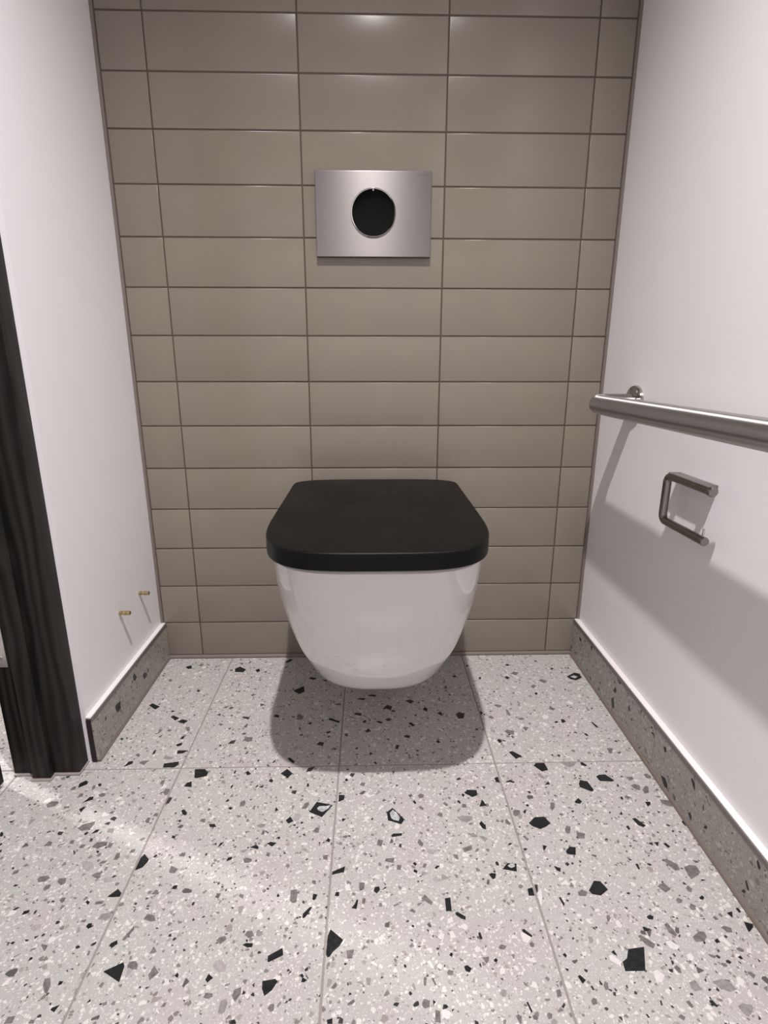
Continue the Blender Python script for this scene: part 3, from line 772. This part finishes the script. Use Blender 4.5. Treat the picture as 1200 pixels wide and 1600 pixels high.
# skirtings
def skirting(name, side, ya, yb, joints, chipstr, kk):
    s = 1 if side == 'l' else -1
    xw = XL if side == 'l' else XR
    xf = -.0855 if side == 'l' else .968
    top = .0965
    root = empty(name, (xw, (ya+yb)/2, 0), kind='structure')
    def put(nm, bm, mat):
        o = obj(nm, bm, mat); o.parent = root; o.location = -root.location; return o
    ys = [ya]+joints+[yb]
    tiles = []
    for a, b in zip(ys, ys[1:]):
        x0, x1 = sorted((xw+s*.003, xf))
        tiles.append((a, b, put('skirting_tile', bx(x0, x1, a+.0008, b-.0008, .0055, top-.0012, bev=.0005, seg=1), terr_sk)))
    # adhesive behind, visible as a dark slot at the cut end
    x0, x1 = sorted((xw, xf-s*.0035))
    put('adhesive_bed', bx(x0, x1, min(ya, yb)-.0004 if side == 'l' else min(ya, yb)+.003, -.002, .003, top-.002), darkgap)
    # metal edge strip: broad top flange and a shallow front lip
    x0, x1 = sorted((xw, xf-s*.0018))
    bm = bx(x0, x1, min(ya, yb)-.0006, -.0005, top+.001, top+.0045, bev=.0006, seg=1)
    put('metal_trim', bm, lit_trim)
    x0, x1 = sorted((xf-s*.0022, xf+s*.0007))
    put('metal_lip', bx(x0, x1, min(ya, yb)-.0006, -.0008, top-.0052, top+.0030, bev=.0005, seg=1), lipm)
    rr_ = .0062 if side == 'l' else .0078
    o = bead('floor_sealant', (xf-s*.003, min(ya, yb)+.002, .0), (xf-s*.003, -.004, .0), rr_, None); o.parent = root; o.location = -root.location
    x = xf
    for cs in chipstr.split(';'):
        P = [tuple(int(q)/1e4 for q in p.split(',')) for p in cs.split()]
        if max(p[1] for p in P)-min(p[1] for p in P) < .004: continue
        cy = sum(p[0] for p in P)/len(P)
        f = (lambda a_, b_, z: (x+s*z, a_, b_))
        for a, b, t in tiles:
            if a <= cy <= b or b <= cy <= a:
                Q = clip(P, min(a, b)+.0015, max(a, b)-.0015, .0062, top-.0062)
                if len(Q) < 3: continue
                bm = chip_mesh(Q, -.001, .00012, f)
                c = obj('stone_chip', bm, kk); c.parent = t
    return root
skirting('baseboard_left', 'l', YE-.002, -.0008, [], SKL, cm[0])
skirting('baseboard_right', 'r', YF, -.0008, [-1.03, -.43], SKR, cm[0])
# ---------------------------------------------------------------- doorway
door = empty('door_1', (XJ, YE, 0), kind='structure')
def dput(nm, bm, mat=oak, parent=door, **kw):
    o = obj(nm, bm, mat, **kw); o.parent = parent
    off = Vector((0, 0, 0)); p = parent
    while p: off += p.location; p = p.parent
    o.location = -off; return o
JZ = .004
jx1 = -.1065
bm = bmesh.new()
vs = [(XJ, YE+.001), (XJ, -.418), (jx1+.0, -.418), (jx1, YE+.001)]
a = [bm.verts.new((x, y, JZ)) for x, y in vs]; b = [bm.verts.new((x, y, ZD)) for x, y in vs]
bm.faces.new(a[::-1]); bm.faces.new(b)
for i in range(4): bm.faces.new((a[i], a[(i+1) % 4], b[(i+1) % 4], b[i]))
bmesh.ops.recalc_face_normals(bm, faces=bm.faces)
bmesh.ops.bevel(bm, geom=[e for e in bm.edges if abs(e.verts[0].co.z-e.verts[1].co.z) > 1], offset=.0012, segments=2, profile=.5, affect='EDGES')
jamb = dput('door_jamb', bm)
dput('door_stop', bx(-.1855, -.1525, -.4312, -.4178, JZ-.001, ZD-.03, bev=.0012), oak, jamb)
dput('jamb_sealant', box(bx(XJ+.001, jx1+.002, -.4225, YE+.003, 0, JZ, bev=.001), -.188, -.150, -.436, -.42, 0, JZ-.001, bev=.001), pale_sealant, jamb)
jamb2 = dput('door_jamb', bx(XJ, jx1, YD, YD+.032, JZ, ZD, bev=.0012))
dput('door_stop', bx(-.1855, -.1525, YD+.031, YD+.045, JZ, ZD-.03, bev=.0012), oak, jamb2)
head = dput('head_jamb', bx(XJ, jx1, YD+.032, -.418, ZD-.032, ZD, bev=.0012))
# open leaf, hinged on the corridor side
leaf = dput('door_leaf', bx(-1.125, -.2285, -.4885, -.4435, .008, ZD-.036, bev=.0015))
def hinge(z):
    h = dput('hinge', bx(-.2275, -.1990, -.4192, -.4178, z, z+.085, bev=.0003, seg=1), alu)
    o = obj('hinge_knuckle', tube(bmesh.new(), [(-.2345, -.4300, z), (-.2345, -.4300, z+.085)], .0065, 16), alu); smooth(o)
    o.parent = h; o.location = Vector((0, 0, 0)); o.location = -(door.location+h.location)
    o.location = -(door.location + h.location)
    o2 = dput('hinge_leaf', bx(-.2300, -.2284, -.4740, -.4436, z, z+.085), alu, h)
    o3 = dput('knuckle_web', bx(-.2335, -.2270, -.4286, -.4186, z+.002, z+.083), alu, h)
    for dz, dy in ((.018, 0), (.042, .008), (.066, 0)):
        c = obj('hinge_screw', tube(bmesh.new(), [(-.2085-dy, -.4191, z+dz), (-.2085-dy, -.4196, z+dz)], .0032, 14), steel)
        c.parent = h; c.location = -(door.location+h.location)
for z in (.2265, 1.0, 1.82): hinge(z)
# ---------------------------------------------------------------- toilet
CX = .4525
toilet = empty('wall_hung_toilet', (CX, -.02, .11), label='white wall-hung toilet with closed black lid, hanging under the steel flush plate', category='toilet')
Zs = [.447, .40, .35, .30, .25, .21, .175, .15, .13, .118, .11]
Ws = [0.1819, 0.18, 0.1752, 0.1666, 0.1541, 0.1412, 0.1296, 0.113, 0.0939, 0.0734, 0.0525]
Fs = [-0.5346, -0.5271, -0.5172, -0.5031, -0.4815, -0.4551, -0.4222, -0.3693, -0.3035, -0.2295, -0.1521]
Ns = [3.6, 3.4, 3.2, 3.0, 2.9, 2.8, 2.7, 2.6, 2.5, 2.4, 2.3]
def sec(w_, f, y0, n, k=44, back=-.0008, cx=CX):
    o = []
    for i in range(6): o.append((cx+w_, back+(y0-back)*i/6))
    for i in range(k+1):
        t = PI*i/k; c, s = math.cos(t), math.sin(t)
        o.append((cx+w_*math.copysign(abs(c)**(2/n), c), y0+(f-y0)*abs(s)**(2/n)))
    for i in range(5, -1, -1): o.append((cx-w_, back+(y0-back)*i/6))
    return o
def crom(a, t):      # catmull-rom through samples
    i = min(int(t), len(a)-2); u = t-i
    p0, p1, p2, p3 = a[max(i-1, 0)], a[i], a[i+1], a[min(i+2, len(a)-1)]
    return .5*(2*p1+(p2-p0)*u+(2*p0-5*p1+4*p2-p3)*u*u+(3*p1-p0-3*p2+p3)*u**3)
bm = bmesh.new(); rings = []
def ring(pts, z): rings.append([bm.verts.new((x, y, z)) for x, y in pts])
ring(sec(.150, -.49, -.28, 3.4), .4476); ring(sec(.1735, -.5262, -.30, 3.6), .4476); ring(sec(.1775, -.5302, -.302, 3.6), .4466); ring(sec(.1800, -.5328, -.304, 3.6), .4446)
NS = 60
for k in range(NS+1):
    t = k*(len(Zs)-1)/NS
    z = crom(Zs, t)
    if k == 0: z = .4415
    f = crom(Fs, t); w_ = crom(Ws, t); n = crom(Ns, t)
    ring(sec(w_, f, min(f*.57, -.02), n), z)
for A, B in zip(rings, rings[1:]):
    for i in range(len(A)-1): bm.faces.new((A[i], A[i+1], B[i+1], B[i]))
    bm.faces.new((A[-1], A[0], B[0], B[-1]))
bm.faces.new(rings[0][::-1]); bm.faces.new(rings[-1])
bmesh.ops.recalc_face_normals(bm, faces=bm.faces)
bowl = obj('bowl', bm, ceramic); smooth(bowl, 60); bowl.parent = toilet; bowl.location = -toilet.location
# seat ring, hidden but for its thin edge, and the wrap-over lid
def slab(name, w_, f, back, z0, z1, rt_, mat, rb, cx=.452, n=3.8, y0=-.31):
    bm = bmesh.new(); rr = []
    prof = []
    for i in range(7):
        a = PI/2*i/6; prof.append((rt_*(1-math.sin(a)), z1-rt_*(1-math.cos(a))))     # inset, z
    prof = [(rt_*(1-math.cos(PI/2*i/6)), z1-rt_*(1-math.sin(PI/2*i/6))) for i in range(6, -1, -1)]
    prof += [(0, z0+.001), (.001, z0)]
    def outline(d):
        o = []
        W, F, Bk = w_-d, f+d, back-d
        K = 40
        for i in range(K+1):      # front half
            t = PI*i/K; c, s = math.cos(t), math.sin(t)
            o.append((cx+W*math.copysign(abs(c)**(2/n), c), y0+(F-y0)*abs(s)**(2/n)))
        y1 = -.075
        for i in range(1, 4): o.append((cx-W-.0006*i/3*0, y0+(y1-y0)*i/4))
        wb = W
        for i in range(0, 25):    # back, rounded corners with a faintly bowed rear edge
            t = PI*i/24; c, s = math.cos(t), math.sin(t)
            o.append((cx-wb*math.copysign(abs(c)**(2/4.2), c), y1+(Bk-y1)*abs(s)**(2/2.6)))
        for i in range(3, 0, -1): o.append((cx+W, y0+(y1-y0)*i/4))
        return o
    for d, z in prof: rr.append([bm.verts.new((x, y, z)) for x, y in outline(d)])
    n_ = len(rr[0])
    for A, B in zip(rr, rr[1:]):
        for i in range(n_): bm.faces.new((A[i], A[(i+1) % n_], B[(i+1) % n_], B[i]))
    bm.faces.new(rr[0]); bm.faces.new(rr[-1][::-1])
    bmesh.ops.recalc_face_normals(bm, faces=bm.faces)
    o = obj(name, bm, mat); smooth(o, 40); o.parent = toilet; o.location = -toilet.location
    return o
slab('seat', .182, -.5355, -.03, .4476, .4520, .001, black_plastic, .001)
slab('lid', .1875, -.5425, -.0185, .4495, .4782, .0035, black_plastic, .001)
# ---------------------------------------------------------------- flush plate
fp = empty('flush_plate', (.4495, 0, 1.0456), label='brushed steel flush plate with round black sensor, on the taupe tiles above the toilet', category='flush plate')
bm = bx(-.1218, .1218, -.0130, -.0008, -.082, .082)
bmesh.ops.bevel(bm, geom=[e for e in bm.edges], offset=.0009, segments=2, profile=.5, affect='EDGES')
uv = bm.loops.layers.uv.new('UVMap')
for f in bm.faces:
    for l in f.loops: l[uv].uv = (l.vert.co.x*3+.5, l.vert.co.z*3+.5)
pl = obj('plate', bm, plate_m, fp)
def disc(nm, prof, mat, parent, n=56):      # (radius, y) profile turned about the sensor axis
    bm = bmesh.new(); rr = []
    for r, y in prof: rr.append([bm.verts.new((r*math.cos(2*PI*k/n), y, r*math.sin(2*PI*k/n))) for k in range(n)])
    for A, B in zip(rr, rr[1:]):
        for k in range(n): bm.faces.new((A[k], A[(k+1) % n], B[(k+1) % n], B[k]))
    if prof[-1][0] < .046: bm.faces.new(rr[-1])
    bmesh.ops.recalc_face_normals(bm, faces=bm.faces)
    o = obj(nm, bm, mat, parent); smooth(o, 40); o.location = (-.0005, -.0025, .0032); return o
ringo = disc('chrome_ring', [(.0475, -.0104), (.0475, -.0122), (.0466, -.0130), (.0452, -.0126), (.0446, -.0112), (.0446, -.0104)], chrome, fp)
disc('sensor_glass', [(.0445, -.0106), (.0440, -.0116), (.040, -.0119), (.02, -.0121), (.001, -.0121)], sensor, fp)
nb = obj('ring_notch', bx(-.0018, .0018, -.0131, -.0108, .0405, .0455, bev=.0004, seg=1), chrome, ringo)
tc = bpy.data.curves.new('maker_print', 'FONT'); tc.body = 'GEBERIT'; tc.size = .0036; tc.align_x = 'RIGHT'; tc.extrude = .00004
to = bpy.data.objects.new('tmp_text', tc); C.objects.link(to)
bpy.context.view_layer.update()
tm = bpy.data.meshes.new_from_object(to.evaluated_get(bpy.context.evaluated_depsgraph_get())); bpy.data.objects.remove(to)
tp = obj('maker_print', tm, printm, fp); tp.location = (.1165, -.01312, .0735); tp.rotation_euler = (PI/2, 0, 0); tp.scale = (1.9, 1, 1)
# ---------------------------------------------------------------- grab bar
GZ = .6645
gb = empty('grab_bar', (XR, -.166, GZ), label='satin stainless steel grab bar along the right white wall, above the toilet roll holder', category='grab bar')
bxx = XR-.0855
path = bend([(XR-.004, -.166, GZ), (bxx, -.166, GZ), (bxx, -1.55, GZ), (XR-.004, -1.55, GZ)], .034, 12)
bm = tube(bmesh.new(), path, .0192, 32); o = obj('rail', bm, steel); smooth(o, 60); o.parent = gb; o.location = -gb.location
for y in (-.166, -1.55):
    bm = bmesh.new(); n = 48; rr = []
    for r, x in ((.0362, -.0002), (.0362, -.004), (.0350, -.0062), (.022, -.0075), (.0197, -.0085), (.0193, -.012)):
        rr.append([bm.verts.new((XR+x, y+r*math.cos(2*PI*k/n), GZ+r*math.sin(2*PI*k/n))) for k in range(n)])
    for A, B in zip(rr, rr[1:]):
        for k in range(n): bm.faces.new((A[k], A[(k+1) % n], B[(k+1) % n], B[k]))
    bm.faces.new(rr[0]); bmesh.ops.recalc_face_normals(bm, faces=bm.faces)
    o = obj('rosette', bm, chrome); smooth(o, 30); o.parent = gb; o.location = -gb.location
    for k in range(3):
        a = PI/2+.55+k*2*PI/3
        c = Vector((XR-.0066, y+.0285*math.cos(a), GZ+.0285*math.sin(a)))
        s = obj('screw', tube(bmesh.new(), [c, c+Vector((-.0022, 0, 0))], [.0036, .0028], 12), chrome); smooth(s, 30); s.parent = gb; s.location = -gb.location
# ---------------------------------------------------------------- toilet roll holder
hx = XR-.034
th = empty('toilet_roll_holder', (XR, -.44, .558), label='empty satin steel toilet roll holder, open square hook on the right white wall', category='roll holder')
def hput(nm, bm, mat=hsteel, s=45, parent=th):
    o = obj(nm, bm, mat); smooth(o, s); o.parent = parent
    off = parent.location.copy()
    if parent.parent: off += parent.parent.location
    o.location = -off; return o
ZT, ZB = .5595, .4815
YA, YB = -.3865, -.5095
arm = hput('arm', tube(bmesh.new(), bend([(hx, YB+.003, ZT), (hx, YA, ZT), (hx, YA, ZB), (hx, YB, ZB)], .012, 8), .0068, 24))
hput('end_cap', tube(bmesh.new(), [(hx, YB+.004, ZT), (hx, YB+.003, ZT), (hx, YB-.0035, ZT), (hx, YB-.005, ZT)], [.0068, .0078, .0078, .0066], 24), hsteel, 45, arm)
hput('end_cap', tube(bmesh.new(), [(hx, YB+.0005, ZB), (hx, YB-.002, ZB), (hx, YB-.0035, ZB)], [.0072, .0072, .0062], 24), hsteel, 45, arm)
hput('stop_pin', tube(bmesh.new(), [(hx, YB+.004, ZB+.004), (hx, YB+.004, ZB+.018), (hx, YB+.004, ZB+.0192)], [.0017, .0017, .0009], 14), chrome, 45, arm)
bm = bx(XR-.021, XR-.0002, -.472, -.362, ZT-.006, ZT+.001, bev=.001)
hput('wall_rail', bm, hsteel, 45)
for y in (-.386, -.462):
    hput('bracket', bx(hx-.001, XR-.022, y-.007, y+.007, ZT-.005, ZT+.000, bev=.0008), hsteel, 45)
# ---------------------------------------------------------------- brass pegs
def peg(y, z, label):
    r = empty('brass_peg', (XL, y, z), label=label, category='peg', group='brass pegs low on the left wall')
    def lathe(nm, prof, par, mat=brass, n=20):
        bm = bmesh.new(); rr = []
        for x, q in prof: rr.append([bm.verts.new((x, 1.25*q*math.cos(2*PI*k/n), 1.25*q*math.sin(2*PI*k/n))) for k in range(n)])
        for A, B in zip(rr, rr[1:]):
            for k in range(n): bm.faces.new((A[k], A[(k+1) % n], B[(k+1) % n], B[k]))
        bm.faces.new(rr[0]); bm.faces.new(rr[-1]); bmesh.ops.recalc_face_normals(bm, faces=bm.faces)
        o = obj(nm, bm, mat, par); smooth(o, 35); return o
    lathe('shank', [(0, .0032), (.003, .0032), (.0038, .0037), (.0055, .0037), (.0065, .0028), (.010, .0028)], r)
    lathe('cap', [(.0095, .0030), (.0102, .0038), (.0150, .0038), (.0155, .0034), (.0162, .0034), (.0167, .0038), (.0225, .0038), (.0235, .0030)], r)
    return r
peg(-.2075, .2275, 'brass peg on left white wall, the one nearer the dark door frame')
peg(-.1040, .2280, 'brass peg on left white wall, the one nearer the tiled wall')
# ---------------------------------------------------------------- downlights (above the frame)
def downlight(x, y):
    d = empty('ceiling_downlight', (x, y, ZC), label='', category='downlight')
    bm = bmesh.new(); n = 40; rr = []
    for r, z in ((.050, -.0002), (.050, -.003), (.047, -.0045), (.040, -.0045), (.038, -.002)):
        rr.append([bm.verts.new((r*math.cos(2*PI*k/n), r*math.sin(2*PI*k/n), z)) for k in range(n)])
    for A, B in zip(rr, rr[1:]):
        for k in range(n): bm.faces.new((A[k], A[(k+1) % n], B[(k+1) % n], B[k]))
    bmesh.ops.recalc_face_normals(bm, faces=bm.faces)
    o = obj('bezel', bm, alu, d); smooth(o, 40)
    return d
downlight(LX, LY)['label'] = 'small round recessed downlight over the toilet cubicle'
downlight(-1.30, .08)['label'] = 'small round recessed downlight in the corridor beyond the door hinge'

pn = empty('added_fill_panel', (-1.15, -1.15, ZC), label='added unseen fill panel, square and white, over the corridor beyond the doorway', category='light panel')  # unseen housing added around the corridor fill light
bm = bx(-.31, .31, -.31, .31, -.012, -.0005, bev=.002)
obj('fill_panel_frame', bm, alu, pn)
obj('fill_panel_diffuser', bx(-.28, .28, -.28, .28, -.016, -.012), lampglass, pn)
